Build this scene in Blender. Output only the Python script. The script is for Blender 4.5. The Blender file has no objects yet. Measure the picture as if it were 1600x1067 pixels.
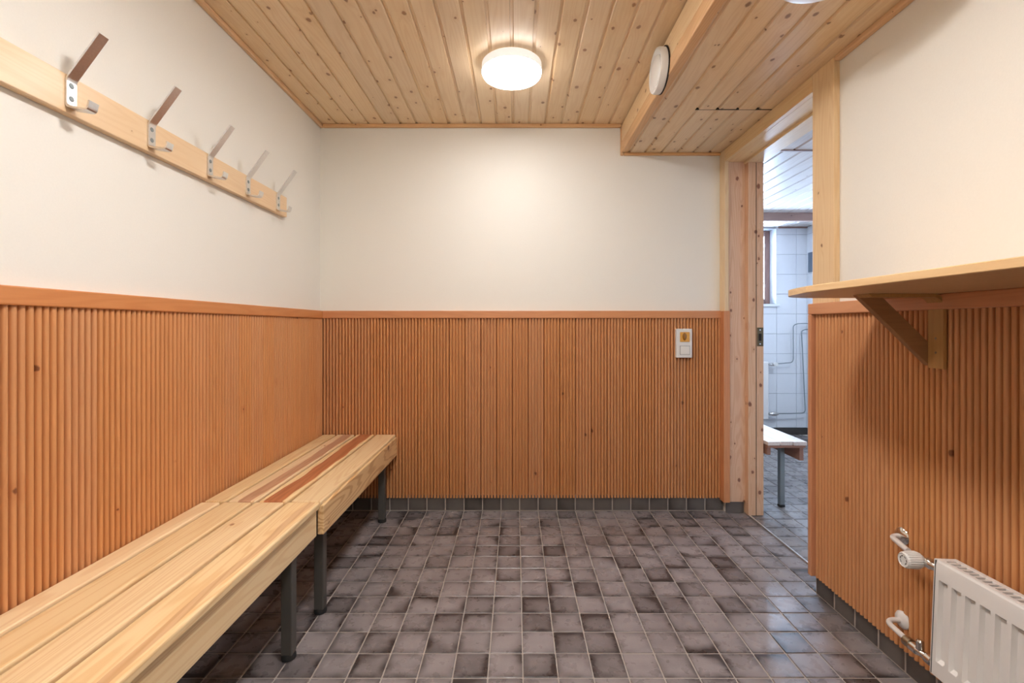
import bpy, bmesh, math, random
from mathutils import Vector, Matrix
random.seed(7)
SC = bpy.context.scene
COL = SC.collection
PI = math.pi

# ---------------------------------------------------------------- camera
cd = bpy.data.cameras.new('camera'); cam = bpy.data.objects.new('camera', cd); COL.objects.link(cam)
cam.location = (0, 0, 0.993); cam.rotation_euler = (PI/2, 0, 0)
cd.sensor_width = 36; cd.lens = 733*36/1600
cd.shift_x = -6/1600; cd.shift_y = -23.5/1600
cd.clip_start = 0.02
SC.camera = cam
# ---------------------------------------------------------------- world, light levels, exposure
SC.view_settings.view_transform = 'Standard'; SC.view_settings.look = 'None'
SC.view_settings.gamma = 1; SC.view_settings.exposure = 1.2
SC.view_settings.use_curve_mapping = False
W = bpy.data.worlds.new('world'); SC.world = W; W.use_nodes = True
W.node_tree.nodes['Background'].inputs[0].default_value = (0.55, 0.72, 1.0, 1)
SKY = 42.0
W.node_tree.nodes['Background'].inputs[1].default_value = SKY
LAMP_MAIN = 15.0; LAMP_NEAR = 48.0; FILL_REAR = 26.0  # the rear level drives a lamp added for fill
LAMP_COL = (1.0, 0.98, 0.965)
WASH_FILL = 55.0  # level of the fill lamp added in the washroom
def portal(loc, rot, sx, sy):
    l = bpy.data.lights.new('window_portal', 'AREA'); l.shape = 'RECTANGLE'; l.size = sx; l.size_y = sy
    l.cycles.is_portal = True
    o = bpy.data.objects.new('window_portal', l); COL.objects.link(o); o.location = loc; o.rotation_euler = rot
portal((2.07, 4.50, 1.55), (-PI/2, 0, 0), 0.66, 0.72)

# ---------------------------------------------------------------- materials
def lin(r, g, b):
    f = lambda c: (c/255/12.92) if c/255 <= 0.04045 else ((c/255+0.055)/1.055)**2.4
    return (f(r), f(g), f(b), 1)
def newmat(name):
    m = bpy.data.materials.new(name); m.use_nodes = True
    nt = m.node_tree; return m, nt, nt.nodes['Principled BSDF']
def N(nt, t, **kw):
    n = nt.nodes.new(t)
    for k, v in kw.items():
        if k.startswith('i_'): n.inputs[k[2:].replace('_', ' ')].default_value = v
        else: setattr(n, k, v)
    return n
def mathn(nt, op, a, b=None, c=None, clamp=False):
    n = nt.nodes.new('ShaderNodeMath'); n.operation = op; n.use_clamp = clamp
    for i, v in enumerate((a, b, c)):
        if v is None: continue
        if isinstance(v, (int, float)): n.inputs[i].default_value = v
        else: nt.links.new(v, n.inputs[i])
    return n.outputs[0]
def mixc(nt, fac, a, b, blend='MIX'):
    n = nt.nodes.new('ShaderNodeMix'); n.data_type = 'RGBA'; n.blend_type = blend
    for i, v in ((0, fac), (6, a), (7, b)):
        if isinstance(v, (int, float)): n.inputs[i].default_value = v
        elif isinstance(v, tuple): n.inputs[i].default_value = v
        else: nt.links.new(v, n.inputs[i])
    return n.outputs[2]
def rng(nt, v, a, b, c=0.0, d=1.0, smooth=True):
    n = nt.nodes.new('ShaderNodeMapRange'); n.interpolation_type = 'SMOOTHSTEP' if smooth else 'LINEAR'
    nt.links.new(v, n.inputs[0])
    for i, x in ((1, a), (2, b), (3, c), (4, d)):
        if isinstance(x, (int, float)): n.inputs[i].default_value = x
        else: nt.links.new(x, n.inputs[i])
    return n.outputs[0]
def plain(name, col, rough=0.5, metal=0.0, noise=0.03, nscale=30, bump=0.0, coat=0.0):
    m, nt, p = newmat(name)
    tc = N(nt, 'ShaderNodeTexCoord'); nz = N(nt, 'ShaderNodeTexNoise'); nz.inputs['Scale'].default_value = nscale
    nz.inputs['Detail'].default_value = 4
    nt.links.new(tc.outputs['Object'], nz.inputs['Vector'])
    dark = tuple(c*(1-noise*2) for c in col[:3])+(1,)
    lite = tuple(min(1, c*(1+noise*2)) for c in col[:3])+(1,)
    nt.links.new(mixc(nt, nz.outputs[0], dark, lite), p.inputs['Base Color'])
    p.inputs['Roughness'].default_value = rough; p.inputs['Metallic'].default_value = metal
    if coat: p.inputs['Coat Weight'].default_value = coat; p.inputs['Coat Roughness'].default_value = 0.1
    if bump:
        b = N(nt, 'ShaderNodeBump'); b.inputs['Strength'].default_value = bump; b.inputs['Distance'].default_value = 0.002
        nt.links.new(nz.outputs[0], b.inputs['Height']); nt.links.new(b.outputs[0], p.inputs['Normal'])
    return m
WOODS = {}
# kind: light colour, dark ring colour, knot colour, ring amount, knot cell scale, knot radius (m), knot share, roughness, variation
WK = {
 'ceiling': (lin(240,212,172), lin(222,184,136), lin(150,96,58), 0.26, 9.5, 0.0135, 0.80, 0.36, 0.05),
 'soffit':  (lin(230,202,164), lin(212,176,132), lin(126,82,48), 0.28, 10.0, 0.0135, 0.85, 0.34, 0.05),
 'trim':    (lin(226,182,134), lin(204,156,106), lin(110,62,34), 0.35, 5.0, 0.005, 0.3, 0.45, 0.05),
 'frame':   (lin(236,206,162), lin(222,184,136), lin(120,74,44), 0.40, 5.5, 0.013, 0.55, 0.42, 0.05),
 'rosy':    (lin(228,188,154), lin(210,158,120), lin(120,60,38), 0.45, 11.0, 0.014, 0.75, 0.45, 0.04),
 'stain':   (lin(213,151,99), lin(195,127,78), lin(112,58,30), 0.26, 4.2, 0.011, 0.40, 0.45, 0.025),
 'rail':    (lin(212,146,98), lin(196,126,80), lin(130,72,40), 0.30, 3.0, 0.005, 0.3, 0.40, 0.04),
 'bench':   (lin(246,218,172), lin(230,190,138), lin(160,104,62), 0.55, 3.6, 0.009, 0.30, 0.42, 0.05),
 'knotty':  (lin(238,202,148), lin(200,148,92), lin(132,76,42), 0.75, 6.0, 0.020, 0.85, 0.42, 0.05),
 'rack':    (lin(240,210,172), lin(230,194,150), lin(140,84,52), 0.30, 6.0, 0.006, 0.45, 0.28, 0.03),
 'shelf':   (lin(228,192,142), lin(216,174,122), lin(130,84,48), 0.40, 3.0, 0.005, 0.2, 0.38, 0.03),
 'shelf_shaded': (lin(168,122,76), lin(148,104,62), lin(80,48,28), 0.30, 9.0, 0.004, 0.4, 0.5, 0.03),  # shelf pine darkened: shade on the brace's unlit face put into the colour
 'bracket_shaded': (lin(196,154,102), lin(178,134,84), lin(90,56,34), 0.30, 9.0, 0.006, 0.4, 0.5, 0.03),  # bracket pine in a shaded brown, the shade is part of the colour
 'washed':  (lin(226,216,210), lin(204,190,182), lin(140,112,100), 0.35, 9.0, 0.007, 0.5, 0.30, 0.05),
 'washedge':(lin(160,118,100), lin(140,100,84), lin(90,60,48), 0.35, 6.0, 0.006, 0.3, 0.5, 0.05),
 'beam':    (lin(150,118,108), lin(128,98,90), lin(84,60,54), 0.4, 6.0, 0.006, 0.3, 0.5, 0.05),
}
def wood(kind, along, thick, heart=None):
    """along / thick are local axes ('x','y','z'); heart=(centre, halfwidth) of a red heartwood streak across the board."""
    key = (kind, along, thick, heart)
    if key in WOODS: return WOODS[key]
    light, dark, kn, ringamt, ks, kr, kshare, rough, var = WK[kind]
    m, nt, p = newmat('wood_%s' % kind)
    tc = N(nt, 'ShaderNodeTexCoord'); oi = N(nt, 'ShaderNodeObjectInfo')
    ax = {'x': 0, 'y': 1, 'z': 2}; ia, it = ax[along], ax[thick]; ic = 3-ia-it
    off = N(nt, 'ShaderNodeVectorMath', operation='MULTIPLY'); off.inputs[1].default_value = (31.7, 47.3, 19.1)
    cmb = N(nt, 'ShaderNodeCombineXYZ')
    for i in range(3): nt.links.new(oi.outputs['Random'], cmb.inputs[i])
    nt.links.new(cmb.outputs[0], off.inputs[0])
    add = N(nt, 'ShaderNodeVectorMath', operation='ADD')
    nt.links.new(tc.outputs['Object'], add.inputs[0]); nt.links.new(off.outputs[0], add.inputs[1])
    V = add.outputs[0]
    def scaled(a, c, t):
        s = [0, 0, 0]; s[ia] = a; s[ic] = c; s[it] = t
        n = N(nt, 'ShaderNodeVectorMath', operation='MULTIPLY'); n.inputs[1].default_value = s
        nt.links.new(V, n.inputs[0]); return n.outputs[0]
    vo = N(nt, 'ShaderNodeTexVoronoi'); vo.feature = 'F1'; vo.inputs['Scale'].default_value = 1
    vo.voronoi_dimensions = '2D'
    sv = N(nt, 'ShaderNodeSeparateXYZ'); nt.links.new(V, sv.inputs[0]); cv = N(nt, 'ShaderNodeCombineXYZ')
    nt.links.new(mathn(nt, 'MULTIPLY', sv.outputs[ia], ks*0.8), cv.inputs[0]); nt.links.new(mathn(nt, 'MULTIPLY', sv.outputs[ic], ks*1.15), cv.inputs[1])
    nt.links.new(cv.outputs[0], vo.inputs['Vector'])
    sp = N(nt, 'ShaderNodeSeparateColor'); nt.links.new(vo.outputs['Color'], sp.inputs[0])
    rad = rng(nt, sp.outputs[0], 1-kshare, 1.0, 0.0, kr*ks, smooth=False)
    wob = N(nt, 'ShaderNodeTexNoise'); wob.inputs['Scale'].default_value = 1; nt.links.new(scaled(90, 90, 90), wob.inputs['Vector'])
    dist = mathn(nt, 'ADD', vo.outputs['Distance'], mathn(nt, 'MULTIPLY', mathn(nt, 'SUBTRACT', wob.outputs[0], 0.5), kr*ks*0.6))
    inner = mathn(nt, 'MULTIPLY', rad, 0.45)
    knot = mathn(nt, 'SUBTRACT', 1.0, rng(nt, dist, inner, mathn(nt, 'ADD', rad, 0.0005)))
    knot = mathn(nt, 'MULTIPLY', knot, mathn(nt, 'GREATER_THAN', rad, 0.001))
    halo = mathn(nt, 'SUBTRACT', 1.0, rng(nt, vo.outputs['Distance'], 0.0, mathn(nt, 'MULTIPLY', rad, 5.0)))
    halo = mathn(nt, 'MULTIPLY', halo, mathn(nt, 'GREATER_THAN', rad, 0.001))
    # growth rings = contour lines of a stretched noise
    n1 = N(nt, 'ShaderNodeTexNoise'); n1.inputs['Scale'].default_value = 1; n1.inputs['Detail'].default_value = 1.5
    n1.inputs['Roughness'].default_value = 0.4
    nt.links.new(scaled(0.9, 15, 15), n1.inputs['Vector'])
    h = mathn(nt, 'ADD', n1.outputs[0], mathn(nt, 'MULTIPLY', halo, 0.05))
    rings = mathn(nt, 'SINE', mathn(nt, 'MULTIPLY', h, 95.0))
    rings = rng(nt, rings, -0.4, 1.0)
    fib = N(nt, 'ShaderNodeTexNoise'); fib.inputs['Scale'].default_value = 1; fib.inputs['Detail'].default_value = 3
    nt.links.new(scaled(6, 260, 260), fib.inputs['Vector'])
    big = N(nt, 'ShaderNodeTexNoise'); big.inputs['Scale'].default_value = 1; big.inputs['Detail'].default_value = 2
    nt.links.new(scaled(0.8, 9, 9), big.inputs['Vector'])
    f = mathn(nt, 'MULTIPLY', rings, ringamt)
    f = mathn(nt, 'ADD', f, mathn(nt, 'MULTIPLY', mathn(nt, 'SUBTRACT', fib.outputs[0], 0.45), 0.25 if kind == 'stain' else 0.5))
    f = mathn(nt, 'ADD', f, mathn(nt, 'MULTIPLY', mathn(nt, 'SUBTRACT', big.outputs[0], 0.5), 0.7), clamp=True)
    col = mixc(nt, f, light, dark)
    col = mixc(nt, mathn(nt, 'MULTIPLY', halo, 0.35), col, dark)
    if heart:
        sx = N(nt, 'ShaderNodeSeparateXYZ'); nt.links.new(tc.outputs['Object'], sx.inputs[0])
        hw = N(nt, 'ShaderNodeTexNoise'); hw.inputs['Scale'].default_value = 1; hw.inputs['Detail'].default_value = 2
        nt.links.new(scaled(3.0, 4, 4), hw.inputs['Vector'])
        u = mathn(nt, 'ADD', sx.outputs[ic], mathn(nt, 'MULTIPLY', mathn(nt, 'SUBTRACT', hw.outputs[0], 0.5), 0.055))
        dd = mathn(nt, 'ABSOLUTE', mathn(nt, 'SUBTRACT', u, heart[0]))
        hm = mathn(nt, 'SUBTRACT', 1.0, rng(nt, dd, heart[1]*0.85, heart[1]))
        red = mixc(nt, f, lin(184, 112, 78), lin(150, 82, 56))
        col = mixc(nt, mathn(nt, 'MULTIPLY', hm, heart[2]), col, red)
    col = mixc(nt, mathn(nt, 'MULTIPLY', knot, 0.85), col, kn)
    # board to board difference
    br = rng(nt, oi.outputs['Random'], 0, 1, 1-var, 1+var, smooth=False)
    hsv = N(nt, 'ShaderNodeHueSaturation'); nt.links.new(col, hsv.inputs['Color']); nt.links.new(br, hsv.inputs['Value'])
    r2 = mathn(nt, 'FRACT', mathn(nt, 'MULTIPLY', oi.outputs['Random'], 7.31))
    nt.links.new(rng(nt, r2, 0, 1, 0.97 if kind == 'stain' else 0.92, 1.03 if kind == 'stain' else 1.08, smooth=False), hsv.inputs['Saturation'])
    nt.links.new(hsv.outputs[0], p.inputs['Base Color'])
    p.inputs['Roughness'].default_value = rough
    bp = N(nt, 'ShaderNodeBump'); bp.inputs['Strength'].default_value = 0.12; bp.inputs['Distance'].default_value = 0.001
    nt.links.new(fib.outputs[0], bp.inputs['Height']); nt.links.new(bp.outputs[0], p.inputs['Normal'])
    WOODS[key] = m; return m

def tile_mat(name, light, dark, rough, cloud=1.0):
    m, nt, p = newmat(name)
    tc = N(nt, 'ShaderNodeTexCoord'); oi = N(nt, 'ShaderNodeObjectInfo')
    cmb = N(nt, 'ShaderNodeCombineXYZ')
    for i in range(3): nt.links.new(oi.outputs['Random'], cmb.inputs[i])
    off = N(nt, 'ShaderNodeVectorMath', operation='MULTIPLY'); off.inputs[1].default_value = (51.7, 87.3, 29.1)
    nt.links.new(cmb.outputs[0], off.inputs[0])
    add = N(nt, 'ShaderNodeVectorMath', operation='ADD')
    nt.links.new(tc.outputs['Object'], add.inputs[0]); nt.links.new(off.outputs[0], add.inputs[1])
    n1 = N(nt, 'ShaderNodeTexNoise'); n1.inputs['Scale'].default_value = 9; n1.inputs['Detail'].default_value = 2
    n1.inputs['Distortion'].default_value = 0.2
    nt.links.new(add.outputs[0], n1.inputs['Vector'])
    n2 = N(nt, 'ShaderNodeTexNoise'); n2.inputs['Scale'].default_value = 170; n2.inputs['Detail'].default_value = 5
    nt.links.new(add.outputs[0], n2.inputs['Vector'])
    # darker towards the rim on most tiles (glaze of the tile itself)
    sx = N(nt, 'ShaderNodeSeparateXYZ'); nt.links.new(tc.outputs['Object'], sx.inputs[0])
    ed = mathn(nt, 'MAXIMUM', mathn(nt, 'ABSOLUTE', sx.outputs[0]), mathn(nt, 'ABSOLUTE', sx.outputs[1]))
    rim = rng(nt, ed, 0.022, 0.05)
    f = rng(nt, n1.outputs[0], 0.28, 0.85, 0.05, 1.0)
    f = mathn(nt, 'ADD', mathn(nt, 'MULTIPLY', f, mathn(nt, 'ADD', 0.35, mathn(nt, 'MULTIPLY', rim, 0.65))), mathn(nt, 'MULTIPLY', rim, 0.10))
    r3 = mathn(nt, 'FRACT', mathn(nt, 'MULTIPLY', oi.outputs['Random'], 13.7))
    f = mathn(nt, 'ADD', f, rng(nt, r3, 0.55, 1.0, 0.0, 0.45))
    f = mathn(nt, 'ADD', f, mathn(nt, 'MULTIPLY', mathn(nt, 'SUBTRACT', n2.outputs[0], 0.4), 0.20))
    ang = mathn(nt, 'MULTIPLY', mathn(nt, 'FRACT', mathn(nt, 'MULTIPLY', oi.outputs['Random'], 29.3)), 2*PI)
    g = mathn(nt, 'ADD', mathn(nt, 'MULTIPLY', mathn(nt, 'COSINE', ang), sx.outputs[0]), mathn(nt, 'MULTIPLY', mathn(nt, 'SINE', ang), sx.outputs[1]))
    g = mathn(nt, 'ADD', g, mathn(nt, 'MULTIPLY', mathn(nt, 'SUBTRACT', n1.outputs[0], 0.5), 0.06))
    ga = rng(nt, mathn(nt, 'FRACT', mathn(nt, 'MULTIPLY', oi.outputs['Random'], 53.1)), 0.35, 1.0, 0.0, 0.6)
    f = mathn(nt, 'ADD', f, mathn(nt, 'MULTIPLY', rng(nt, g, 0.0, 0.06), ga))
    f = mathn(nt, 'MULTIPLY', f, cloud, clamp=True)
    nt.links.new(mixc(nt, f, light, dark), p.inputs['Base Color'])
    n3 = N(nt, 'ShaderNodeTexNoise'); n3.inputs['Scale'].default_value = 28; n3.inputs['Detail'].default_value = 3
    nt.links.new(add.outputs[0], n3.inputs['Vector'])
    nt.links.new(rng(nt, n3.outputs[0], 0.3, 0.7, rough-0.06, rough+0.08), p.inputs['Roughness'])
    b = N(nt, 'ShaderNodeBump'); b.inputs['Strength'].default_value = 0.07; b.inputs['Distance'].default_value = 0.0012
    nt.links.new(n3.outputs[0], b.inputs['Height']); nt.links.new(b.outputs[0], p.inputs['Normal'])
    return m
M = {}
M['cream'] = plain('cream_paint', (0.88, 0.86, 0.795, 1), 0.55, noise=0.012, nscale=220, bump=0.10)
M['grout'] = plain('grout', lin(176, 166, 158), 0.85, noise=0.08, nscale=60)
M['tile'] = tile_mat('floor_tile_glaze', lin(154, 146, 147), lin(62, 56, 56), 0.30)
M['skirt'] = tile_mat('skirting_tile_glaze', lin(108, 102, 98), lin(70, 65, 62), 0.4)
M['wash_tile'] = tile_mat('washroom_floor_glaze', lin(142, 136, 134), lin(88, 82, 82), 0.3)
M['white_tile'] = plain('white_wall_tile', (0.74, 0.755, 0.78, 1), 0.22, noise=0.01)
M['tile_joint'] = plain('wall_tile_joint', (0.42, 0.43, 0.45, 1), 0.8)
M['white_enamel'] = plain('white_enamel', (0.80, 0.77, 0.74, 1), 0.28, noise=0.01, coat=0.3)
M['white_plastic'] = plain('white_plastic', (0.80, 0.79, 0.76, 1), 0.35, noise=0.008)
M['grey_line'] = plain('grey_seam', (0.10, 0.10, 0.10, 1), 0.6)
M['chrome'] = plain('chrome', (0.72, 0.70, 0.67, 1), 0.16, 1.0, noise=0.02)
M['brass'] = plain('worn_brass_nickel', (0.42, 0.36, 0.27, 1), 0.3, 1.0, noise=0.08)
M['steel'] = plain('brushed_steel', (0.74, 0.73, 0.72, 1), 0.30, 1.0, noise=0.05, nscale=200)
M['dark_steel'] = plain('grey_painted_steel', lin(92, 90, 86), 0.42, 0.3, noise=0.03)
M['pale_steel'] = plain('galvanised_steel', lin(140, 148, 150), 0.4, 0.6, noise=0.05)
M['rubber'] = plain('black_rubber', (0.015, 0.015, 0.015, 1), 0.6)
M['amber'] = plain('amber_lens', lin(222, 160, 62), 0.2, noise=0.08, nscale=90, coat=0.6)
M['amber_dark'] = plain('amber_lens_core', lin(150, 98, 10), 0.2, noise=0.05, coat=0.6)
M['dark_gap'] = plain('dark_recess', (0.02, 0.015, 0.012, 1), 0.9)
M['greybox'] = plain('grey_plastic', lin(100, 112, 126), 0.45)
M['plate'] = plain('dull_brass_plate', lin(112, 96, 72), 0.4, 0.7, noise=0.1)
M['alu'] = plain('aluminium', (0.80, 0.80, 0.80, 1), 0.3, 0.8, noise=0.03)
def emis(name, col, s):
    m, nt, p = newmat(name)
    p.inputs['Base Color'].default_value = (0.85, 0.85, 0.85, 1)
    p.inputs['Emission Color'].default_value = col+(1,); p.inputs['Emission Strength'].default_value = s
    p.inputs['Roughness'].default_value = 0.3
    return m
M['lamp_main'] = emis('glowing_opal_main', LAMP_COL, LAMP_MAIN)
M['lamp_near'] = emis('glowing_opal_near', LAMP_COL, LAMP_NEAR)
M['fill_rear'] = emis('added_fill_rear', LAMP_COL, FILL_REAR)
M['fill_wash'] = emis('added_fill_washroom', (0.72, 0.84, 1.0), WASH_FILL)
M['opal_rim'] = emis('opal_rim', (1.0, 0.97, 0.94), 0.22)
def glass():
    m = bpy.data.materials.new('window_glass'); m.use_nodes = True; nt = m.node_tree
    nt.nodes.clear(); o = N(nt, 'ShaderNodeOutputMaterial'); t = N(nt, 'ShaderNodeBsdfTransparent'); g = N(nt, 'ShaderNodeBsdfGlossy')
    g.inputs['Roughness'].default_value = 0.02; t.inputs[0].default_value = (0.93, 0.96, 0.97, 1)
    fr = N(nt, 'ShaderNodeFresnel'); mx = N(nt, 'ShaderNodeMixShader')
    nt.links.new(fr.outputs[0], mx.inputs[0]); nt.links.new(t.outputs[0], mx.inputs[1]); nt.links.new(g.outputs[0], mx.inputs[2])
    nt.links.new(mx.outputs[0], o.inputs[0]); return m
M['glass'] = glass()

# ---------------------------------------------------------------- geometry helpers
ORG = {}
def link(o, parent, origin):
    COL.objects.link(o); ORG[o.name] = Vector(origin)
    if parent is not None:
        o.parent = parent; o.location = Vector(origin)-ORG[parent.name]
    else: o.location = origin
def put(name, bm, mat, parent=None, origin=None, smooth=False, **props):
    """bm in world coordinates -> one mesh object with its origin at `origin`"""
    me = bpy.data.meshes.new(name)
    if origin is None:
        lo = Vector([min(v.co[i] for v in bm.verts) for i in range(3)]); hi = Vector([max(v.co[i] for v in bm.verts) for i in range(3)])
        origin = ((lo.x+hi.x)/2, (lo.y+hi.y)/2, lo.z)
    bmesh.ops.translate(bm, verts=bm.verts, vec=-Vector(origin))
    bmesh.ops.recalc_face_normals(bm, faces=bm.faces)
    bm.to_mesh(me); bm.free()
    me.materials.append(mat)
    if smooth:
        for p in me.polygons: p.use_smooth = True
        try: me.set_sharp_from_angle(angle=math.radians(35))
        except Exception: pass
    o = bpy.data.objects.new(name, me); link(o, parent, origin)
    for k, v in props.items(): o[k] = v
    return o
def clone(src, parent, origin, rotz=None):
    o = src.copy(); COL.objects.link(o); ORG[o.name] = Vector(origin)
    o.parent = parent; o.location = Vector(origin)-(ORG[parent.name] if parent else Vector())
    if rotz is not None: o.rotation_euler.z = rotz
    return o
def root(name, loc, **props):
    o = bpy.data.objects.new(name, None); o.empty_display_size = 0.05; link(o, None, loc)
    for k, v in props.items(): o[k] = v
    return o
def box(bm, x0, x1, y0, y1, z0, z1, bev=0.0, seg=2):
    vs = [bm.verts.new((x, y, z)) for x in (x0, x1) for y in (y0, y1) for z in (z0, z1)]
    fs = [(0,1,3,2), (4,6,7,5), (0,4,5,1), (2,3,7,6), (0,2,6,4), (1,5,7,3)]
    faces = [bm.faces.new([vs[i] for i in f]) for f in fs]
    if bev > 0:
        es = set(e for f in faces for e in f.edges)
        bmesh.ops.bevel(bm, geom=list(es), offset=bev, segments=seg, profile=0.5, affect='EDGES')
    return bm
def B(*a, **k): return box(bmesh.new(), *a, **k)
def prism(bm, pts, fn, a, b):
    """pts: 2D outline, fn(u,v,w)->xyz, extruded from w=a to w=b"""
    A = [bm.verts.new(fn(u, v, a)) for u, v in pts]; C = [bm.verts.new(fn(u, v, b)) for u, v in pts]
    bm.faces.new(A); bm.faces.new(C[::-1]); n = len(pts)
    for i in range(n): bm.faces.new((A[i], A[(i+1) % n], C[(i+1) % n], C[i]))
    return bm
def lathe(bm, prof, c, axis='z', n=40, cap=True):
    """prof: list of (radius, height along axis)"""
    c = Vector(c); rings = []
    def P(r, h, t):
        a, b = r*math.cos(t), r*math.sin(t)
        return c+{'z': Vector((a, b, h)), 'x': Vector((h, a, b)), 'y': Vector((a, h, b))}[axis]
    for r, h in prof: rings.append([bm.verts.new(P(r, h, 2*PI*i/n)) for i in range(n)])
    for A, C in zip(rings, rings[1:]):
        for i in range(n): bm.faces.new((A[i], A[(i+1) % n], C[(i+1) % n], C[i]))
    if cap: bm.faces.new(rings[0]); bm.faces.new(rings[-1][::-1])
    return bm
def tube(bm, pts, r, n=12):
    pts = [Vector(p) for p in pts]; rings = []; up = None
    for i, p in enumerate(pts):
        t = ((pts[min(i+1, len(pts)-1)]-pts[max(i-1, 0)])).normalized()
        if up is None: up = Vector((0, 0, 1)) if abs(t.z) < 0.9 else Vector((1, 0, 0))
        a = t.cross(up).normalized(); up = a.cross(t).normalized()
        rings.append([bm.verts.new(p+r*(math.cos(2*PI*k/n)*a+math.sin(2*PI*k/n)*up)) for k in range(n)])
    for A, C in zip(rings, rings[1:]):
        for i in range(n): bm.faces.new((A[i], A[(i+1) % n], C[(i+1) % n], C[i]))
    bm.faces.new(rings[0]); bm.faces.new(rings[-1][::-1]); return bm
def rounded(pts, rad, seg=6):
    """polyline with its inner corners rounded"""
    pts = [Vector(p) for p in pts]; out = [pts[0]]
    for i in range(1, len(pts)-1):
        a, b, c = pts[i-1], pts[i], pts[i+1]
        d1, d2 = (a-b), (c-b); r = min(rad, d1.length*0.49, d2.length*0.49)
        p, q = b+d1.normalized()*r, b+d2.normalized()*r
        for k in range(seg+1):
            t = k/seg; out.append((1-t)**2*p+2*t*(1-t)*b+t*t*q)
    out.append(pts[-1]); return out

# ---------------------------------------------------------------- dimensions (m); camera at x=0, y=0
XL, XR, YB, YF = -1.059, 1.125, 2.540, -0.90        # wall planes
ZC, ZS, XS = 2.084, 1.929, 0.568                      # ceiling, soffit underside, soffit face
ZR0, ZR1, ZW0 = 1.037, 1.077, 0.072                   # dado rail, foot of the fluted boards
WX0, WX1, WY0, WY1, WZC = 1.29, 2.685, 0.9, 4.33, 1.909   # washroom
P = 0.085

# ---------------------------------------------------------------- floor
fl = put('floor', B(-1.10, 1.226, YF, YB, -0.05, -0.0022), M['grout'], kind='structure')
def tilemesh(w, h, mat, name, th=0.008):
    bm = B(-w/2, w/2, -h/2, h/2, -th, 0, bev=0.0018, seg=1)
    me = bpy.data.meshes.new(name); bmesh.ops.recalc_face_normals(bm, faces=bm.faces); bm.to_mesh(me); bm.free(); me.materials.append(mat); return me
tm = tilemesh(0.0962, 0.0962, M['tile'], 'tile')
X0 = 0.0203; Y0 = 2.5265
def tile(me, name, parent, loc, rot=(0, 0, 0)):
    o = bpy.data.objects.new(name, me); link(o, parent, loc); o.rotation_euler = rot; return o
for j in range(13):
    for i in range(-11, 11):
        tile(tm, 'tile', fl, (X0+0.1*i+0.05, Y0-0.1*j-0.05, random.uniform(-0.0004, 0.0003)), (random.uniform(-.003, .003), random.uniform(-.003, .003), 0))
for j in range(0, 9):   # cut tiles in the doorway up to the threshold strip
    xe = 1.2195; x0 = X0+1.1+0.0019
    if Y0-0.1*j-0.1 < 1.62: break
    bm = B(x0, xe, Y0-0.1*j-0.098, Y0-0.1*j-0.002, -0.008, 0, bev=0.0018, seg=1)
    put('tile', bm, M['tile'], fl, origin=((x0+xe)/2, Y0-0.1*j-0.05, 0))
bm = bmesh.new()
for j in range(13, 34):
    for i in range(-11, 11):
        x, y = X0+0.1*i, Y0-0.1*j-0.1
        box(bm, x+.0019, x+.0981, y+.0019, y+.0981, -.008, 0)
put('near_tiles', bm, M['tile'], fl, kind='stuff')

# ---------------------------------------------------------------- walls of the changing room
wl = put('wall_left', B(XL-0.1, XL, YF, YB+0.1, -0.05, 2.2), M['cream'], kind='structure')
wb = put('wall_back', B(XL, WX0, YB, YB+0.1, -0.05, 2.2), M['cream'], kind='structure')
wf = put('wall_front', B(XL, WX0, YF-0.1, YF, -0.05, 2.2), M['cream'], kind='structure')
DY0, DY1, DZ = 1.745, 2.49, 1.875                      # door opening in the right wall
bm = B(XR, WX0-0.015, YF, DY0-0.02, -0.05, 2.2); box(bm, XR, WX0-0.015, DY0-0.02, YB, DZ+0.03, 2.2); box(bm, XR, WX0-0.015, DY1+0.012, YB, -0.05, DZ+0.03)
wr = put('wall_right', bm, M['cream'], kind='structure')

# fluted boards: five half-round reeds per board; built facing -y, width along x
def fluted(name):
    bm = bmesh.new(); pts = []; r = P/5/2
    pts.append((0.0, 0.012))
    for k in range(5):
        for s in range(9):
            a = PI*s/8
            pts.append((r+2*r*k-(r-0.0022)*math.cos(a), -0.0072*math.sin(a)**0.9 if 0 < s < 8 else 0.0080))
    pts.append((P, 0.012))
    prism(bm, pts, lambda u, v, w: (u-P/2+(0.0003 if u < P/2 else -0.0003), v, w), 0, ZR0+0.004-ZW0)
    me = bpy.data.meshes.new(name); bmesh.ops.recalc_face_normals(bm, faces=bm.faces); bm.to_mesh(me); bm.free()
    me.materials.append(wood('stain', 'z', 'y'))
    for p in me.polygons: p.use_smooth = len(p.vertices) == 4
    me.set_sharp_from_angle(angle=math.radians(50))
    return me
fm = fluted('fluted_board')
def fboard(parent, loc, rz):
    o = bpy.data.objects.new('fluted_board', fm); link(o, parent, (loc[0], loc[1], ZW0+random.uniform(-0.0008, 0.0008))); o.rotation_euler.z = rz
yl = 2.5295
for k in range(28): fboard(wl, (-1.0455, yl-P*(k+0.5), 0), PI/2)
for k in range(25): fboard(wb, (-1.0385+P*(k+0.5), 2.5255, 0), 0)
put('corner_bead', B(1.0865, 1.0985, 2.5180, 2.535, ZW0, ZR0+0.003, bev=0.004), wood('stain', 'z', 'y'), wb)
yr = 1.728
for k in range(20): fboard(wr, (1.1075, yr-P*(k+0.5), 0), -PI/2)
# battens behind the boards
def backing(parent, a): put('batten', B(*a), M['dark_gap'], parent)
backing(wl, (XL, XL+0.003, 0.0, YB, ZW0+0.01, ZR0)); backing(wb, (XL, 1.1, YB-0.003, YB, ZW0+0.01, ZR0)); backing(wr, (XR-0.003, XR, 0.0, 1.73, ZW0+0.01, ZR0))
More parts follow.
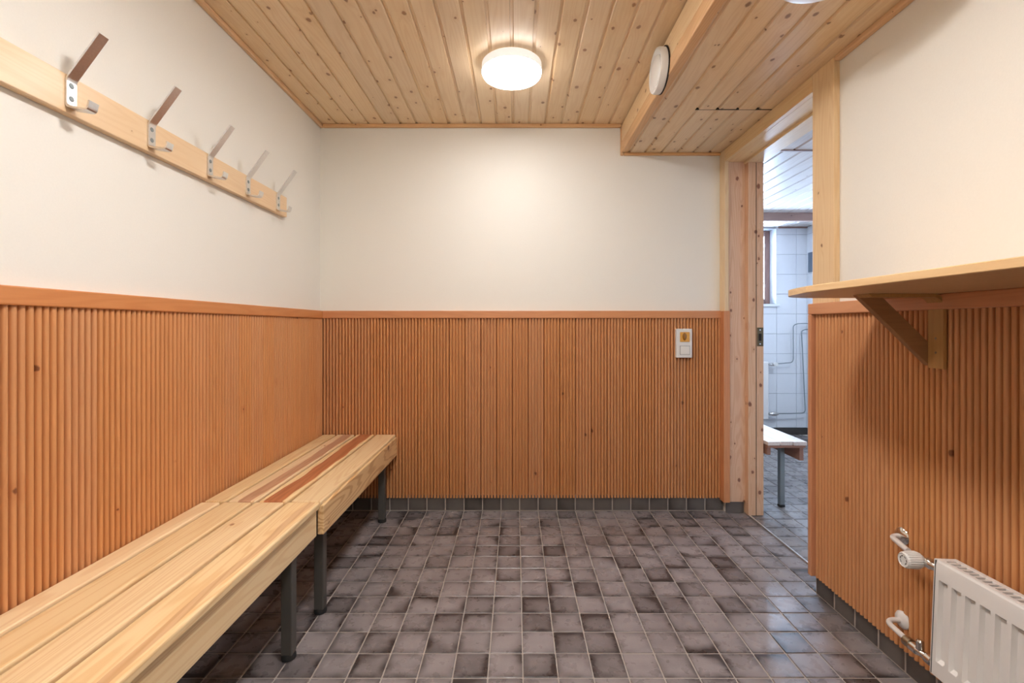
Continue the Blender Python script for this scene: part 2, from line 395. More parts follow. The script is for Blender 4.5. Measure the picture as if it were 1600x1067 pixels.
# dado rails
def rail_y(parent, xa, xb, y0, y1): put('dado_rail', B(xa, xb, y0, y1, ZR0, ZR1, bev=0.003), wood('rail', 'y', 'x'), parent)
rail_y(wl, XL, -1.032, YF, 2.512)
put('dado_rail', B(-1.06, 1.1, 2.512, YB, ZR0, ZR1, bev=0.003), wood('rail', 'x', 'y'), wb)
rail_y(wr, 1.087, XR, YF, 1.748)
put('end_board', B(1.087, XR, 1.7285, 1.748, ZW0, ZR0, bev=0.003), wood('rail', 'z', 'x'), wr)
put('end_board', B(1.098, 1.131, 2.476, YB, 0.062, ZR1-0.002, bev=0.002), wood('rail', 'z', 'y'), wb)
# skirting tiles
sk = tilemesh(0.0962, 0.082, M['skirt'], 'skirting_tile')
def skirt_strip(parent, a): put('skirting_grout', B(*a), M['grout'], parent)
skirt_strip(wb, (XL, 1.21, YB-0.009, YB, 0, 0.084))
for i in range(-11, 11): tile(sk, 'skirting_tile', wb, (X0+0.1*i+0.05, 2.5300, 0.043), (PI/2, 0, 0))
skirt_strip(wl, (XL, XL+0.008, 0, YB, 0, 0.084))
for k in range(14): tile(sk, 'skirting_tile', wl, (XL+0.0085, Y0-0.1*k-0.05, 0.043), (PI/2, 0, PI/2))
skirt_strip(wr, (XR-0.008, XR, YF, 1.745, 0, 0.084))
for k in range(9): tile(sk, 'skirting_tile', wr, (XR-0.0085, 1.745-0.1*k-0.05, 0.043), (PI/2, 0, -PI/2))
put('skirting_tile', B(1.118, 1.212, 2.494, 2.5015, 0.002, 0.066, bev=0.0015, seg=1), M['skirt'], wb)

# ---------------------------------------------------------------- ceiling of tongue and groove planks
ce = put('ceiling', B(XL, XR, YF, YB, ZC+0.013, ZC+0.06), M['dark_gap'], kind='structure')
def plankmesh(name, L, w, mat, ax='y'):
    pts = [(0, 0.012), (0, 0.0065), (0.0088, 0.0065), (0.0135, 0.0), (w-0.0022, 0.0), (w-0.0004, 0.003), (w-0.0004, 0.012)]
    bm = bmesh.new(); prism(bm, pts, lambda u, v, q: (u, q, v), -L, 0)
    me = bpy.data.meshes.new(name); bmesh.ops.recalc_face_normals(bm, faces=bm.faces); bm.to_mesh(me); bm.free(); me.materials.append(mat); return me
PW = 0.0862
pm = plankmesh('plank', YB-YF-0.002, PW, wood('ceiling', 'y', 'z'))
x = XL+0.004; k = 0
xs0 = x
while x+PW < XS+0.02:
    tile(pm, 'plank', ce, (x, YB-0.001, ZC)); x += PW
put('edge_plank', B(x, XS+0.01, YF, YB, ZC+0.001, ZC+0.012), wood('ceiling', 'y', 'z'), ce)
# lowered soffit
so = put('soffit', B(XS+0.02, XR, YF, YB, ZS+0.014, ZC+0.012), M['dark_gap'], ce, origin=(XS+0.3, 0.8, ZS))
put('fascia_board', B(XS+0.002, XS+0.02, YF, YB, ZS+0.060, ZC-0.006, bev=0.0025), wood('ceiling', 'y', 'x'), so)
put('corner_board', B(XS, XS+0.036, YF, YB-0.016, ZS, ZS+0.057, bev=0.0035), wood('trim', 'y', 'x'), so)
sm1 = plankmesh('plank', YB-YF-0.002, PW, wood('soffit', 'y', 'z'))
sm_far = plankmesh('plank', YB-2.03-0.002, PW, wood('soffit', 'y', 'z')); sm_near = plankmesh('plank', 2.03-YF-0.004, PW, wood('soffit', 'y', 'z'))
x = XS+0.036
for k in range(6):
    if k in (0, 1): tile(sm1, 'plank', so, (x, YB-0.001, ZS))
    else:
        dy = (0, 0, 0.0, 0.004, -0.002, 0.003)[k]
        tile(sm_far, 'plank', so, (x, YB-0.001+dy*0, ZS+0.0008)); tile(sm_near, 'plank', so, (x, 2.024-0.005*(k % 2), ZS-0.0006))
    x += PW
put('joint_shade', B(XS+0.036+2*PW, XS+0.036+6*PW, 2.0195, 2.0305, ZS+0.0004, ZS+0.011), M['dark_gap'], so)  # dark box fills the joint, standing in for the shadow in the gap
# cornices
def trim(n, *a, ax='y', th='x', bev=0.005): put('trim_%d' % n, B(*a, bev=bev), wood('trim', ax, th), kind='structure')
trim(1, XL, XL+0.018, YF, YB, ZC-0.019, ZC+0.001)
trim(2, XL+0.018, XS, YB-0.018, YB, ZC-0.019, ZC+0.001, ax='x', th='y')
trim(3, XS-0.004, XS+0.014, YB-0.016, YB, ZS-0.014, ZC-0.019, ax='z', th='y')
trim(4, XS+0.014, 1.104, YB-0.016, YB, ZS-0.014, ZS+0.002, ax='x', th='y')
trim(5, 1.103, XR, YF, 1.625, ZS-0.018, ZS+0.002)

# ---------------------------------------------------------------- doorway to the washroom
d = root('door_1', (1.2, 2.1, 0), kind='structure')
fz = wood('frame', 'z', 'x'); fy = wood('frame', 'y', 'x')
put('casing_board', B(1.103, XR, 1.628, 1.745, ZR1, ZS-0.001, bev=0.002), fz, d)
put('casing_board', B(1.103, XR, 2.478, YB, ZR1-0.002, ZS-0.001, bev=0.002), fz, d)
put('casing_board', B(1.103, XR, 1.745, 2.478, 1.865, ZS-0.001, bev=0.002), fy, d)
put('head_board', B(XR, 1.208, DY0, 2.49, 1.865, 1.885, bev=0.001), wood('frame', 'y', 'z'), d)
put('jamb_board', B(1.122, 1.218, 2.488, 2.51, 0.0625, 1.865, bev=0.0015), wood('rosy', 'z', 'y'), d)
put('jamb_board', B(XR, 1.208, 1.727, 1.745, 0.085, 1.865, bev=0.0015), fz, d)
put('frame_post', B(1.216, 1.297, 2.455, 2.53, 0.003, 1.853, bev=0.002), wood('rosy', 'z', 'y'), d)
put('stop_strip', B(1.2565, 1.259, 2.4538, 2.456, 0.003, 1.85), M['dark_gap'], d)
put('frame_post', B(1.216, 1.297, 1.70, 1.752, 0.003, 1.853, bev=0.002), wood('rosy', 'z', 'y'), d)
put('frame_head', B(1.208, 1.297, 1.72, 2.50, 1.853, 1.90, bev=0.002), wood('frame', 'y', 'z'), d)
put('threshold_strip', B(1.2195, 1.228, 1.752, 2.453, -0.001, 0.006, bev=0.0012), M['alu'], d)
st = root('strike_plate', (1.277, 2.452, 0.93)); st.parent = d; st.location = Vector((1.277, 2.452, 0.93))-ORG[d.name]
st_o = put('plate', B(1.262, 1.2945, 2.4525, 2.4552, 0.890, 0.987, bev=0.001), M['plate'], st)
put('latch_slot', B(1.270, 1.284, 2.4515, 2.4530, 0.918, 0.955), M['dark_gap'], st)
for z in (0.902, 0.975): put('screw', lathe(bmesh.new(), [(0.004, 0), (0.0035, -0.0012)], (1.277, 2.4526, z), 'y', 12), M['chrome'], st)

# ---------------------------------------------------------------- washroom beyond
f2 = put('floor', B(1.226, WX1, WY0, WY1, -0.05, -0.0022), M['grout'], kind='structure')
wt = tilemesh(0.0962, 0.0962, M['wash_tile'], 'tile')
cnt = 0
for j in range(26):
    for i in range(14):
        cx, cy = 1.2805+0.1*i, WY1-0.012-0.1*j-0.05
        u = 806+733*cx/cy
        if 1150 < u < 1320 and cy > 1.75: tile(wt, 'tile', f2, (cx, cy, random.uniform(-.0004, .0003)), (random.uniform(-.004, .004), random.uniform(-.004, .004), 0)); cnt += 1
# far wall with a window opening, wall tiles are parts
WXa, WXb, WZa, WZb = 1.75, 2.398, 1.20, 1.895
bm = bmesh.new()
box(bm, WX0-0.2, WXa, WY1, WY1+0.18, -0.05, 2.1); box(bm, WXb, WX1+0.1, WY1, WY1+0.18, -0.05, 2.1)
box(bm, WXa, WXb, WY1, WY1+0.18, -0.05, WZa); box(bm, WXa, WXb, WY1, WY1+0.18, WZb, 2.1)
w2 = put('wall_washroom_far', bm, M['tile_joint'], kind='structure')
TP = 0.183
def wtile(parent, x0, x1, z0, z1, side):
    if x1-x0 < 0.01 or z1-z0 < 0.01: return
    if side == 'far': b = B(x0+.0012, x1-.0012, WY1-0.006, WY1+0.001, z0+.0012, z1-.0012, bev=0.0012, seg=1)
    else: b = B(WX1-0.006, WX1+0.001, x0+.0012, x1-.0012, z0+.0012, z1-.0012, bev=0.0012, seg=1)
    put('wall_tile', b, M['white_tile'], parent)
xg = 2.398+0.005; zg0 = 1.84
zs = [zg0-TP*k for k in range(0, 11)]
rows = [(zg0, WZC)]+[(max(b, 0.06), a) for a, b in zip(zs, zs[1:]) if a > 0.07]
# columns: joints at px 1212 and 1243
cols = [(xg-TP*(k+1), xg-TP*k) for k in range(5)]+[(xg, xg+TP), (xg+TP, WX1)]
for a, b in cols:
    for z0, z1 in rows:
        if b <= WXb+0.01 and a >= WXa-0.2:
            if z0 >= WZa-0.02: continue
            z1 = min(z1, WZa-0.02)
        wtile(w2, a, b, z0, z1, 'far')
put('skirting_tile', B(WX0, WX1, WY1-0.012, WY1, 0, 0.058, bev=0.001, seg=1), M['skirt'], w2)
w3 = put('wall_washroom_right', B(WX1, WX1+0.1, WY0-0.1, WY1+0.18, -0.05, 2.1), M['tile_joint'], kind='structure')
for k in range(4):
    for z0, z1 in rows: wtile(w3, WY1-0.007-TP*(k+1), WY1-0.007-TP*k, z0, z1, 'right')
put('wall_washroom_near', B(WX0, WX1, WY0-0.1, WY0, -0.05, 2.1), M['white_tile'], kind='structure')
w4 = put('wall_washroom_left', B(WX0-0.014, WX0, YB+0.1, WY1, -0.05, 2.1), M['white_tile'], kind='structure')
bm = B(WX0-0.015, WX0, WY0, 1.70, -0.05, 2.1); box(bm, WX0-0.015, WX0, 1.70, 2.53, 1.90, 2.1); box(bm, WX0-0.015, WX0, 2.53, YB+0.1, -0.05, 2.1)
put('wall_washroom_door', bm, M['white_tile'], kind='structure')
c2 = put('ceiling', B(WX0-0.1, WX1, WY0, WY1, WZC+0.013, WZC+0.06), M['dark_gap'], kind='structure')
wpm = plankmesh('plank', WY1-2.34-0.002, 0.0988, wood('washed', 'y', 'z')); wpn = plankmesh('plank', 2.355-WY0, 0.0988, wood('washed', 'y', 'z'))
for k in range(14):
    tile(wpm, 'plank', c2, (WX0+0.002+0.0988*k, WY1-0.001, WZC)); tile(wpn, 'plank', c2, (WX0+0.002+0.0988*k, 2.355, WZC-0.030))
put('edge_board', B(WX0, WX1, 2.355, 2.366, WZC-0.034, WZC+0.001), wood('beam', 'x', 'y'), c2)
put('ceiling_beam', B(WX0, WX1, 3.77, 3.80, WZC-0.067, WZC+0.0005, bev=0.003), wood('beam', 'x', 'y'), c2)
put('cornice_strip', B(WXb+0.02, WX1, WY1-0.022, WY1-0.006, WZC-0.012, WZC, bev=0.002), wood('beam', 'x', 'y'), c2)
# window
wi = root('window_1', ((WXa+WXb)/2, WY1+0.12, WZa), kind='structure')
bz = wood('beam', 'z', 'y'); bx_ = wood('beam', 'x', 'y')
put('window_frame', B(WXb-0.05, WXb, WY1+0.10, WY1+0.15, WZa, WZb, bev=0.004), bz, wi)
put('window_frame', B(WXa, WXa+0.05, WY1+0.10, WY1+0.15, WZa, WZb, bev=0.004), bz, wi)
put('window_frame', B(WXa+0.05, WXb-0.05, WY1+0.10, WY1+0.15, WZa, WZa+0.05, bev=0.004), bx_, wi)
put('window_frame', B(WXa+0.05, WXb-0.05, WY1+0.10, WY1+0.15, WZb-0.05, WZb, bev=0.004), bx_, wi)
for z in (1.36, 1.74): put('window_hinge', B(WXb-0.056, WXb-0.048, WY1+0.094, WY1+0.10, z, z+0.03, bev=0.001), M['alu'], wi)
put('window_pane', B(WXa+0.05, WXb-0.05, WY1+0.122, WY1+0.126, WZa+0.05, WZb-0.05), M['glass'], wi)
put('window_reveal', B(WXb-0.001, WXb+0.006, WY1-0.007, WY1+0.10, WZa, WZb, bev=0.001), M['white_tile'], wi)
put('window_sill', B(WXa-0.02, WXb+0.025, WY1-0.03, WY1+0.10, WZa-0.025, WZa, bev=0.004), M['white_tile'], wi)

# ---------------------------------------------------------------- benches along the left wall
def make_bench(y0, y1, edges, xf, legs_y, hearts, label):
    r = root('bench', ((edges[0]+edges[-1])/2, (y0+y1)/2, 0), label=label, category='bench')
    z1 = 0.415
    for i, (a, b) in enumerate(zip(edges, edges[1:])):
        g = 0.012 if i < 3 else 0
        mat = wood('bench', 'y', 'z', hearts.get(i))
        bm = B(a, b-g, y0+0.001, y1-0.001, z1-0.024, z1, bev=0.0058, seg=3)
        put('slat', bm, mat, r, origin=((a+b)/2, (y0+y1)/2, z1-0.024))
    put('apron', B(xf-0.024, xf, y0+0.002, y1-0.002, 0.303, z1-0.0245 if xf < edges[-1] else z1-0.010, bev=0.002) if xf < edges[-1] else B(xf-0.022, xf, y0+0.002, y1-0.002, 0.303, z1-0.014, bev=0.004), wood('bench' if y1 < 1.6 else 'knotty', 'y', 'x'), r)
    put('rear_bearer', B(edges[0]+0.01, edges[0]+0.03, y0+0.02, y1-0.02, 0.34, z1-0.0245), wood('bench', 'y', 'x'), r)
    for y in legs_y:
        for x in (-0.680, -0.985):
            l = put('leg', B(x-0.0165, x+0.0165, y-0.0165, y+0.0165, 0.016, 0.372, bev=0.003), M['dark_steel'], r)
            put('foot', lathe(bmesh.new(), [(0.017, 0.0), (0.021, 0.002), (0.021, 0.012), (0.018, 0.018)], (x, y, 0), n=20), M['rubber'], l, smooth=True)
        put('crossbar', B(-0.985, -0.680, y-0.015, y+0.015, 0.3725, z1-0.0245, bev=0.002), M['dark_steel'], r)
    return r
make_bench(0.22, 1.547, [-1.036, -0.962, -0.858, -0.752, -0.646], -0.656, (1.405, 0.42), {3: (0.03, 0.012, 0.35)}, 'pale pine slatted bench nearest the camera, its plain apron recessed under the front slat')
make_bench(1.551, 2.514, [-1.032, -0.954, -0.852, -0.746, -0.644], -0.636, (1.632, 2.386), {1: (0.008, 0.024, 0.65), 2: (0.002, 0.033, 0.9)}, 'far slatted bench in the corner with red heartwood streaks and a knotty apron')

# ---------------------------------------------------------------- coat rack
cr = root('coat_rack', (-1.05, 1.2, 1.487), label='long pine rail with five bent steel coat hooks on the cream left wall', category='coat rack')
put('rail_board', B(XL, -1.037, 0.25, 2.125, 1.487, 1.576, bev=0.002), wood('rack', 'y', 'x'), cr)
def strip(bm, path, y0, y1, t):
    pts = [Vector((p[0], 0, p[1])) for p in path]; L = []; R = []
    for i, p in enumerate(pts):
        d_ = (pts[min(i+1, len(pts)-1)]-pts[max(i-1, 0)]).normalized(); n = Vector((-d_.z, 0, d_.x))
        L.append((p.x+n.x*t/2, p.z+n.z*t/2)); R.append((p.x-n.x*t/2, p.z-n.z*t/2))
    n = len(pts)
    V = [[bm.verts.new((q[0], y, q[1])) for q in S] for y in (y0, y1) for S in (L, R)]
    for i in range(n-1):
        bm.faces.new((V[0][i], V[0][i+1], V[1][i+1], V[1][i])); bm.faces.new((V[2][i], V[3][i], V[3][i+1], V[2][i+1]))
        bm.faces.new((V[0][i], V[2][i], V[2][i+1], V[0][i+1])); bm.faces.new((V[1][i], V[1][i+1], V[3][i+1], V[3][i]))
    for i in (0, n-1): bm.faces.new((V[0][i], V[1][i], V[3][i], V[2][i]))
    return bm
hp = [(-0.9585, 1.669), (-1.0345, 1.565), (-1.0345, 1.500), (-0.987, 1.493), (-0.982, 1.514)]
path = [(p.x, p.y) for p in rounded([Vector((a, b)) for a, b in hp], 0.008, 4)]
for i, y in enumerate((1.091, 1.332, 1.587, 1.812, 2.042)):
    bm = strip(bmesh.new(), path, y-0.0125, y+0.0125, 0.0042)
    h = put('hook', bm, M['steel'], cr, origin=(-1.0345, y, 1.53), smooth=False)
    for z in (1.551, 1.521):
        s = put('screw', lathe(bmesh.new(), [(0.0062, -0.001), (0.0062, 0.0006), (0.0045, 0.0012)], (-1.0324, y-0.001, z), 'x', 16), M['pale_steel'], h)

# ---------------------------------------------------------------- lamps
def make_lamp(loc, ztop, h, mat, label, hidden=False, cat='ceiling lamp'):
    x, y = loc
    r = root('ceiling_lamp', (x, y, ztop), label=label, category=cat, group='round ceiling lamps')
    put('lamp_base', lathe(bmesh.new(), [(0.119, 0), (0.1235, -0.004), (0.1245, -0.018), (0.1245, -0.036)], (x, y, ztop), n=64), M['white_plastic'] if mat is M['white_plastic'] else M['opal_rim'], r, smooth=True)
    put('diffuser', lathe(bmesh.new(), [(0.1225, -0.036), (0.1225, -h+0.011), (0.119, -h+0.004), (0.110, -h+0.001), (0.07, -h-0.001), (0.02, -h-0.002)], (x, y, ztop), n=64), mat, r, smooth=True)
make_lamp((-0.017, 1.951), ZC, 0.052, M['lamp_main'], 'glowing round white lamp on the pine plank ceiling, the lit one')
make_lamp((0.785, 1.172), ZS, 0.052, M['white_plastic'], 'unlit round white lamp on the lowered soffit at the top edge of the photo')
make_lamp((-0.017, 0.88), ZC, 0.052, M['lamp_near'], 'lit round white lamp above the camera, out of the picture')
make_lamp((-0.017, -0.25), ZC, 0.052, M['fill_rear'], 'added round fill lamp behind the camera, out of the picture')  # unseen lamp added to even out the room light
make_lamp((2.25, 2.9), WZC, 0.052, M['fill_wash'], 'added round fill lamp on the washroom ceiling, hidden behind the near door casing')  # unseen lamp added to brighten the washroom

# ---------------------------------------------------------------- air valve on the soffit face
av = root('air_valve', (XS, 1.81, 1.985), label='round white ventilation valve on the side of the lowered soffit', category='air vent')
cy_, cz_ = 1.815, 1.981
put('valve_ring', lathe(bmesh.new(), [(0.076, 0.0015), (0.082, -0.004), (0.083, -0.024), (0.080, -0.030), (0.074, -0.031), (0.068, -0.024), (0.064, -0.020)], (XS, cy_, cz_), 'x', 56), M['white_plastic'], av, smooth=True)
put('valve_disc', lathe(bmesh.new(), [(0.040, -0.014), (0.056, -0.022), (0.057, -0.027), (0.050, -0.031), (0.02, -0.033)], (XS, cy_, cz_), 'x', 48), M['white_plastic'], av, smooth=True)
put('gasket', lathe(bmesh.new(), [(0.079, 0.003), (0.085, 0.0), (0.085, -0.003)], (XS, cy_-0.003, cz_), 'x', 48), M['dark_gap'], av)

# ---------------------------------------------------------------- switch
sw = root('light_switch', (0.896, 2.51, 0.825), label='white double wall switch with an amber indicator on the fluted back wainscot', category='light switch')
put('switch_plate', B(0.8535, 0.9385, 2.4945, 2.517, 0.8265, 0.981, bev=0.004, seg=3), M['white_plastic'], sw)
put('indicator_lens', B(0.873, 0.924, 2.4915, 2.4952, 0.911, 0.963, bev=0.0015), M['amber'], sw)
bm = lathe(bmesh.new(), [(0.5, 0), (0.42, -0.002), (0.2, -0.003)], (0, 0, 0), 'y', 24)
bmesh.ops.scale(bm, vec=(0.022, 1, 0.042), verts=bm.verts); bmesh.ops.translate(bm, vec=(0.896, 2.4916, 0.939), verts=bm.verts)
put('indicator_core', bm, M['amber_dark'], sw, smooth=True)
put('rocker_surround', B(0.872, 0.925, 2.4938, 2.4952, 0.843, 0.890), M['grey_line'], sw)
put('rocker', B(0.8735, 0.9235, 2.4905, 2.4945, 0.8445, 0.8885, bev=0.002), M['white_plastic'], sw)

# ---------------------------------------------------------------- wall shelf on a bracket
ZB = 1.0772
sh = root('wall_shelf', (0.92, 1.0, ZB), label='pine wall shelf with a rounded corner above the fluted right wainscot', category='shelf')
out = [(1.1245, -0.2), (1.1245, 1.396), (0.874, 1.396)]
for k in range(1, 8):
    t = k/8; a, b, c = Vector((0.874, 1.396)), Vector((0.775, 1.385)), Vector((0.745, 1.262)); p = (1-t)**2*a+2*t*(1-t)*b+t*t*c; out.append((p.x, p.y))
out += [(0.742, 1.25), (0.724, 1.172), (0.724, -0.2)]
bm = prism(bmesh.new(), out, lambda u, v, w: (u, v, w), ZB, ZB+0.0165)
es = [e for e in bm.edges if abs(e.verts[0].co.z-e.verts[1].co.z) < 1e-6 and min(e.verts[0].co.x, e.verts[1].co.x) < 1.12]
bmesh.ops.bevel(bm, geom=es, offset=0.0015, segments=1, affect='EDGES')
put('shelf_board', bm, wood('shelf', 'y', 'z'), sh, origin=(0.92, 0.6, ZB))
br = root('shelf_bracket', (1.085, 1.2, 0.88)); br.parent = sh; br.location = Vector((1.085, 1.2, 0.88))-ORG[sh.name]
by0, by1 = 1.196, 1.2405
xo, ti, rr = 1.0985, 0.0085, 0.034
o_ = [(0.900, ZB-0.0005)]+[(xo-rr+rr*math.sin(a*PI/16), ZB-0.0005-rr+rr*math.cos(a*PI/16)) for a in range(0, 9)]+[(xo, 0.884)]
ri = rr-ti
i_ = [(xo-ti, 0.884)]+[(xo-rr+ri*math.sin(a*PI/16), ZB-0.0005-rr+ri*math.cos(a*PI/16)) for a in range(8, -1, -1)]+[(0.908, ZB-0.0005-ti)]
bm = prism(bmesh.new(), o_+i_, lambda u, v, w: (u, w, v), by0, by1)
put('bent_arm', bm, wood('bracket_shaded', 'z', 'y'), br, smooth=True)
bm = prism(bmesh.new(), [(0.903, ZB-0.001), (0.965, ZB-0.001), (xo-0.004, 0.949), (xo-0.004, 0.889)], lambda u, v, w: (u, w, v), 1.241, 1.259)
bmesh.ops.bevel(bm, geom=list(bm.edges), offset=0.0015, segments=1, affect='EDGES')
put('brace', bm, wood('shelf_shaded', 'x', 'y'), br)
for z in (0.952, 0.915): put('screw', lathe(bmesh.new(), [(0.0035, 0.0005), (0.0028, -0.0008)], (xo-ti, 1.218, z+0.01), 'x', 10), M['brass'], br)

# ---------------------------------------------------------------- radiator in the changing room
RX0, RX1, RY0, RY1, RZ0, RZ1 = 1.003, 1.056, 0.45, 1.123, 0.163, 0.434
ra = root('radiator', (1.056, 0.8, RZ0), label='white panel radiator with a top grille on the right wall, bottom right corner', category='radiator')
# front panel with pressed channels: height field
bm = bmesh.new()
pitch = 0.0327; ys = []; dep = []
y = RY1-0.002; prof = [(RY1-0.002, 0), (RY1-0.012, 0)]
n = 0; yy = RY1-0.0125
while yy-pitch > RY0+0.01:
    prof += [(yy, 0), (yy-0.004, 1), (yy-0.019, 1), (yy-0.023, 0)]; yy -= pitch
prof += [(RY0+0.002, 0)]
zp = [(RZ0+0.001, 0), (RZ0+0.036, 0), (RZ0+0.043, 1), (RZ1-0.050, 1), (RZ1-0.043, 0), (RZ1-0.012, 0), (RZ1-0.004, 0), (RZ1-0.0008, 0)]
D = 0.009
grid = []
for (z, b) in zp:
    row = []
    for (y, a) in prof:
        xx = RX0+D*a*b
        if z > RZ1-0.002: xx = RX0+0.005
        elif z > RZ1-0.006: xx = RX0+0.0015
        row.append(bm.verts.new((xx, y, z)))
    grid.append(row)
for r0, r1 in zip(grid, grid[1:]):
    for i in range(len(r0)-1): bm.faces.new((r0[i], r0[i+1], r1[i+1], r1[i]))
# close the back
bk = [[bm.verts.new((RX0+0.014, y, z)) for y in (prof[0][0], prof[-1][0])] for z in (zp[0][0], zp[-1][0])]
bm.faces.new((bk[0][0], bk[1][0], bk[1][1], bk[0][1]))
put('front_panel', bm, M['white_enamel'], ra, smooth=True)
put('rear_panel', B(RX1-0.012, RX1, RY0+0.004, RY1-0.004, RZ0+0.004, RZ1-0.006), M['white_enamel'], ra)
# convector fins
bm = bmesh.new(); yy = RY0+0.02
while yy < RY1-0.02:
    box(bm, RX0+0.0145, RX1-0.0125, yy, yy+0.0008, RZ0+0.02, RZ1-0.02); yy += 0.011
put('convector_fins', bm, M['white_enamel'], ra, kind='stuff')
# grille: frame bars plus cross bars
bm = bmesh.new(); gz0, gz1 = RZ1-0.004, RZ1+0.001
box(bm, RX0+0.0055, RX0+0.016, RY0, RY1, gz0, gz1, bev=0.001, seg=1); box(bm, RX1-0.013, RX1+0.001, RY0, RY1, gz0, gz1, bev=0.001, seg=1)
yy = RY1-0.008
box(bm, RX0+0.014, RX1-0.012, RY1-0.012, RY1, gz0, gz1-0.0003)
yy = RY1-0.018
while yy > RY0+0.01:
    box(bm, RX0+0.014, RX1-0.012, yy-0.0055, yy, gz0, gz1-0.0003); yy -= 0.0145
put('top_grille', bm, M['white_enamel'], ra)
put('side_cover', B(RX0+0.001, RX1, RY1-0.001, RY1+0.003, RZ0-0.001, RZ1+0.001, bev=0.001), M['white_enamel'], ra)
put('side_seam', B(RX0-0.0005, RX0+0.002, RY1-0.0035, RY1-0.0012, RZ0+0.002, RZ1-0.001), M['grey_line'], ra)
put('bottom_edge', B(RX0+0.002, RX0+0.014, RY0, RY1, RZ0-0.001, RZ0+0.003), M['white_enamel'], ra)
# pipes and valves
for nm, zc, yw, xb, zend in (('supply_pipe', 0.396, 1.337, 1.068, 0.400), ('return_pipe', 0.157, 1.337, 1.052, 0.172)):
    pts = rounded([(1.112, yw, zc), (xb, yw, zc), (1.040, 1.243, zc+0.002)], 0.03, 8)
    pp = put(nm, tube(bmesh.new(), pts, 0.0072, 14), M['white_enamel'], ra, smooth=True)
    put('wall_rosette', lathe(bmesh.new(), [(0.024, 0.004), (0.024, 0.0), (0.021, -0.004), (0.012, -0.008), (0.0075, -0.009)], (1.1005, yw, zc), 'x', 32), M['chrome'] if zc > .3 else M['white_enamel'], pp, smooth=True)
vb = put('supply_valve', lathe(bmesh.new(), [(0.0085, 0.0), (0.0125, 0.001), (0.0125, 0.018), (0.0095, 0.020), (0.011, 0.035), (0.0135, 0.040), (0.0135, 0.052), (0.008, 0.056), (0.008, 0.1)], (1.037, 1.128, 0.399), 'y', 16), M['chrome'], ra, smooth=True)
# thermostat knob with ribbed skirt, pointing into the room
bm = bmesh.new(); c = Vector((1.030, 1.198, 0.397)); nn = 48
prof = [(0.013, 0.006), (0.018, 0.0), (0.0215, -0.008), (0.0215, -0.016), (0.0200, -0.037), (0.0165, -0.0415), (0.0155, -0.0400)]
rings = []
for r_, h_ in prof:
    ring = []
    for i in range(nn):
        rr = r_*(0.955 if (i % 2 and -0.038 < h_ < -0.005) else 1.0); t = 2*PI*i/nn
        ring.append(bm.verts.new(c+Vector((h_, rr*math.cos(t), rr*math.sin(t)))))
    rings.append(ring)
for A, C_ in zip(rings, rings[1:]):
    for i in range(nn): bm.faces.new((A[i], A[(i+1) % nn], C_[(i+1) % nn], C_[i]))
bm.faces.new(rings[0]); bm.faces.new(rings[-1][::-1])
kn = put('thermostat_knob', bm, M['white_plastic'], ra)
bm = bmesh.new()
for k in range(7):
    if k == 5: continue
    t0 = k*2*PI/7
    for q in range(3):
        ta, tb = t0+q*0.2, t0+q*0.2+0.2
        v = [bm.verts.new(c+Vector((-0.0404, r_*math.cos(t), r_*math.sin(t)))) for r_, t in ((0.009, ta), (0.009, tb), (0.011, tb), (0.011, ta))]
        bm.faces.new(v)
r0 = bmesh.ops.extrude_face_region(bm, geom=list(bm.faces)); bmesh.ops.translate(bm, vec=(-0.0004, 0, 0), verts=[g for g in r0['geom'] if isinstance(g, bmesh.types.BMVert)])
put('dial_marks', bm, M['grey_line'], kn)
lv = put('return_valve', lathe(bmesh.new(), [(0.0075, 0.0), (0.0085, 0.012), (0.012, 0.014), (0.012, 0.030), (0.0085, 0.034), (0.0095, 0.052), (0.0125, 0.056), (0.0125, 0.078), (0.0125, 0.080), (0.0078, 0.084), (0.0078, 0.10)], (1.034, 1.150, 0.160), 'y', 14), M['chrome'], ra, smooth=True)
put('pipe_coupling', lathe(bmesh.new(), [(0.0085, 0.074), (0.0135, 0.075), (0.0135, 0.094), (0.0085, 0.095)], (1.034, 1.150, 0.162), 'y', 14), M['brass'], ra, smooth=True)
put('bleed_cap', lathe(bmesh.new(), [(0.009, 0), (0.009, 0.02), (0.006, 0.024)], (1.034, 1.200, 0.168), 'z', 14), M['chrome'], ra, smooth=True)
# the radiator body leans slightly: its foot stands a little further into the room than its top
th = 0.042; Rm = Matrix.Rotation(th, 3, 'Y'); piv = Vector((RX1, 0.8, RZ1))
for o in list(ra.children):
    if o.name.split('.')[0] in ('front_panel', 'rear_panel', 'convector_fins', 'top_grille', 'side_cover', 'side_seam', 'bottom_edge'):
        wl_ = ORG[ra.name]+o.location; o.location = piv+Rm@(wl_-piv)-ORG[ra.name]; o.rotation_euler.y = th

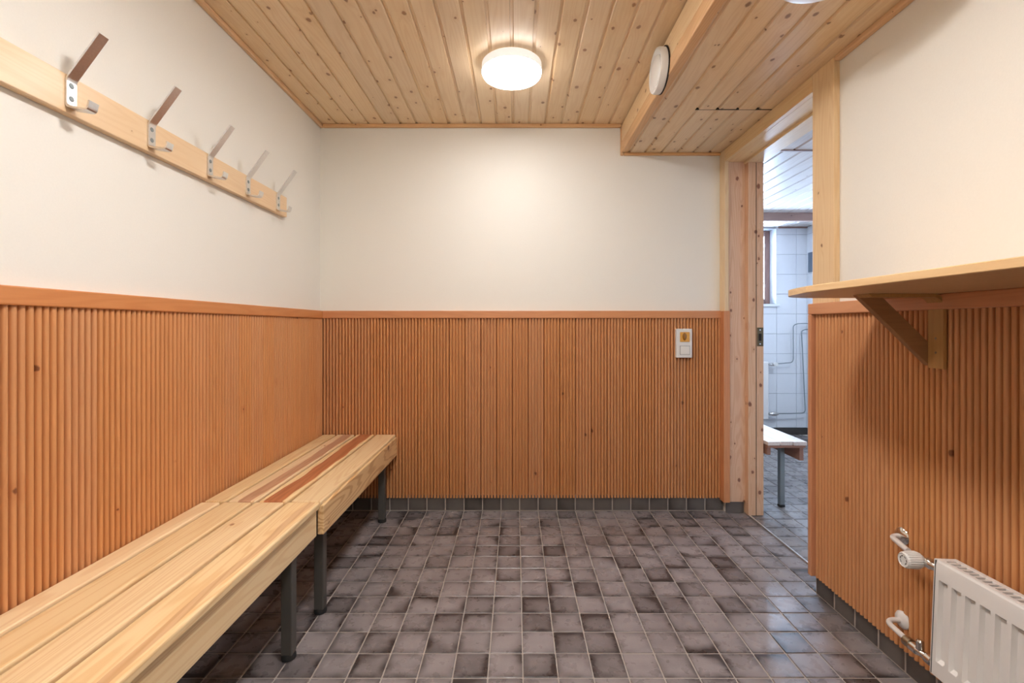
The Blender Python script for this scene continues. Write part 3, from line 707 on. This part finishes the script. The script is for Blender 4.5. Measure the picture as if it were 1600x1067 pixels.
# ---------------------------------------------------------------- things in the washroom
BX0, BX1, BY0, BY1 = 1.302, 1.503, 2.42, 3.95
wbn = root('bench', ((BX0+BX1)/2, 3.1, 0), label='whitewashed slatted bench on grey steel legs seen through the doorway', category='bench')
edges = [BX0, BX0+0.066, BX0+0.134, BX1]
for i, (a, b) in enumerate(zip(edges, edges[1:])):
    put('slat', B(a, b-(0.005 if i < 2 else 0), BY0+(0.0, 0.004, 0.0)[i], BY1, 0.378, 0.398, bev=0.002), wood('washed', 'y', 'z'), wbn)
put('end_board', B(BX0, BX1-0.006, BY0+0.004, BY0+0.02, 0.366, 0.3775), wood('washedge', 'x', 'y'), wbn)
put('apron', B(BX1-0.028, BX1-0.006, BY0+0.02, BY1-0.02, 0.295, 0.3778, bev=0.002), wood('washedge', 'y', 'x'), wbn)
put('apron', B(BX0+0.004, BX0+0.024, BY0+0.02, BY1-0.02, 0.325, 0.3778, bev=0.002), wood('washedge', 'y', 'x'), wbn)
for y in (2.590, 3.7):
    for x in (BX1-0.038, BX0+0.04):
        l = put('leg', B(x-0.0135, x+0.0135, y-0.0135, y+0.0135, 0.012, 0.3775, bev=0.003), M['pale_steel'], wbn)
        put('foot', B(x-0.015, x+0.015, y-0.015, y+0.015, 0.0, 0.0125, bev=0.003), M['rubber'], l)
wra = root('radiator', (2.0, 4.26, 0.15), label='white flat radiator under the washroom window, only its right end in view', category='radiator')
put('radiator_panel', B(1.72, 2.283, 4.235, 4.285, 0.152, 0.674, bev=0.006), M['white_enamel'], wra)
put('wall_mount', B(1.8, 1.84, 4.285, 4.325, 0.2, 0.62), M['white_enamel'], wra); put('wall_mount', B(2.16, 2.2, 4.285, 4.325, 0.2, 0.62), M['white_enamel'], wra)
g = M['pale_steel']
pts = rounded([(2.283, 4.27, 0.646), (2.525, 4.27, 0.665), (2.525, 4.27, 1.000), (2.560, 4.27, 1.018), (2.68, 4.27, 1.02)], 0.035)
put('upper_pipe', tube(bmesh.new(), pts, 0.0042, 10), g, wra, smooth=True)
pts = rounded([(2.283, 4.27, 0.196), (2.635, 4.27, 0.205), (2.60, 4.27, 0.95), (2.63, 4.27, 0.965), (2.68, 4.27, 0.968)], 0.035)
put('lower_pipe', tube(bmesh.new(), pts, 0.0050, 10), g, wra, smooth=True)
put('valve', lathe(bmesh.new(), [(0.008, 0.0), (0.013, 0.004), (0.013, 0.02), (0.016, 0.024), (0.016, 0.05), (0.008, 0.06)], (2.30, 4.27, 0.647), 'x', 14), M['chrome'], wra, smooth=True)
put('valve_knob', lathe(bmesh.new(), [(0.014, 0.0), (0.017, -0.004), (0.016, -0.03), (0.006, -0.032)], (2.352, 4.262, 0.651), 'y', 18), M['white_plastic'], wra, smooth=True)
put('valve', lathe(bmesh.new(), [(0.008, 0.0), (0.013, 0.004), (0.013, 0.02), (0.018, 0.028), (0.018, 0.06), (0.009, 0.09)], (2.30, 4.27, 0.197), 'x', 14), M['chrome'], wra, smooth=True)
gb = put('tile_panel', B(2.668, 2.6795, 3.60, 4.285, 1.485, 1.665, bev=0.002), M['greybox'], label='flat grey panel on the tiled washroom side wall beyond the doorway', category='wall panel')
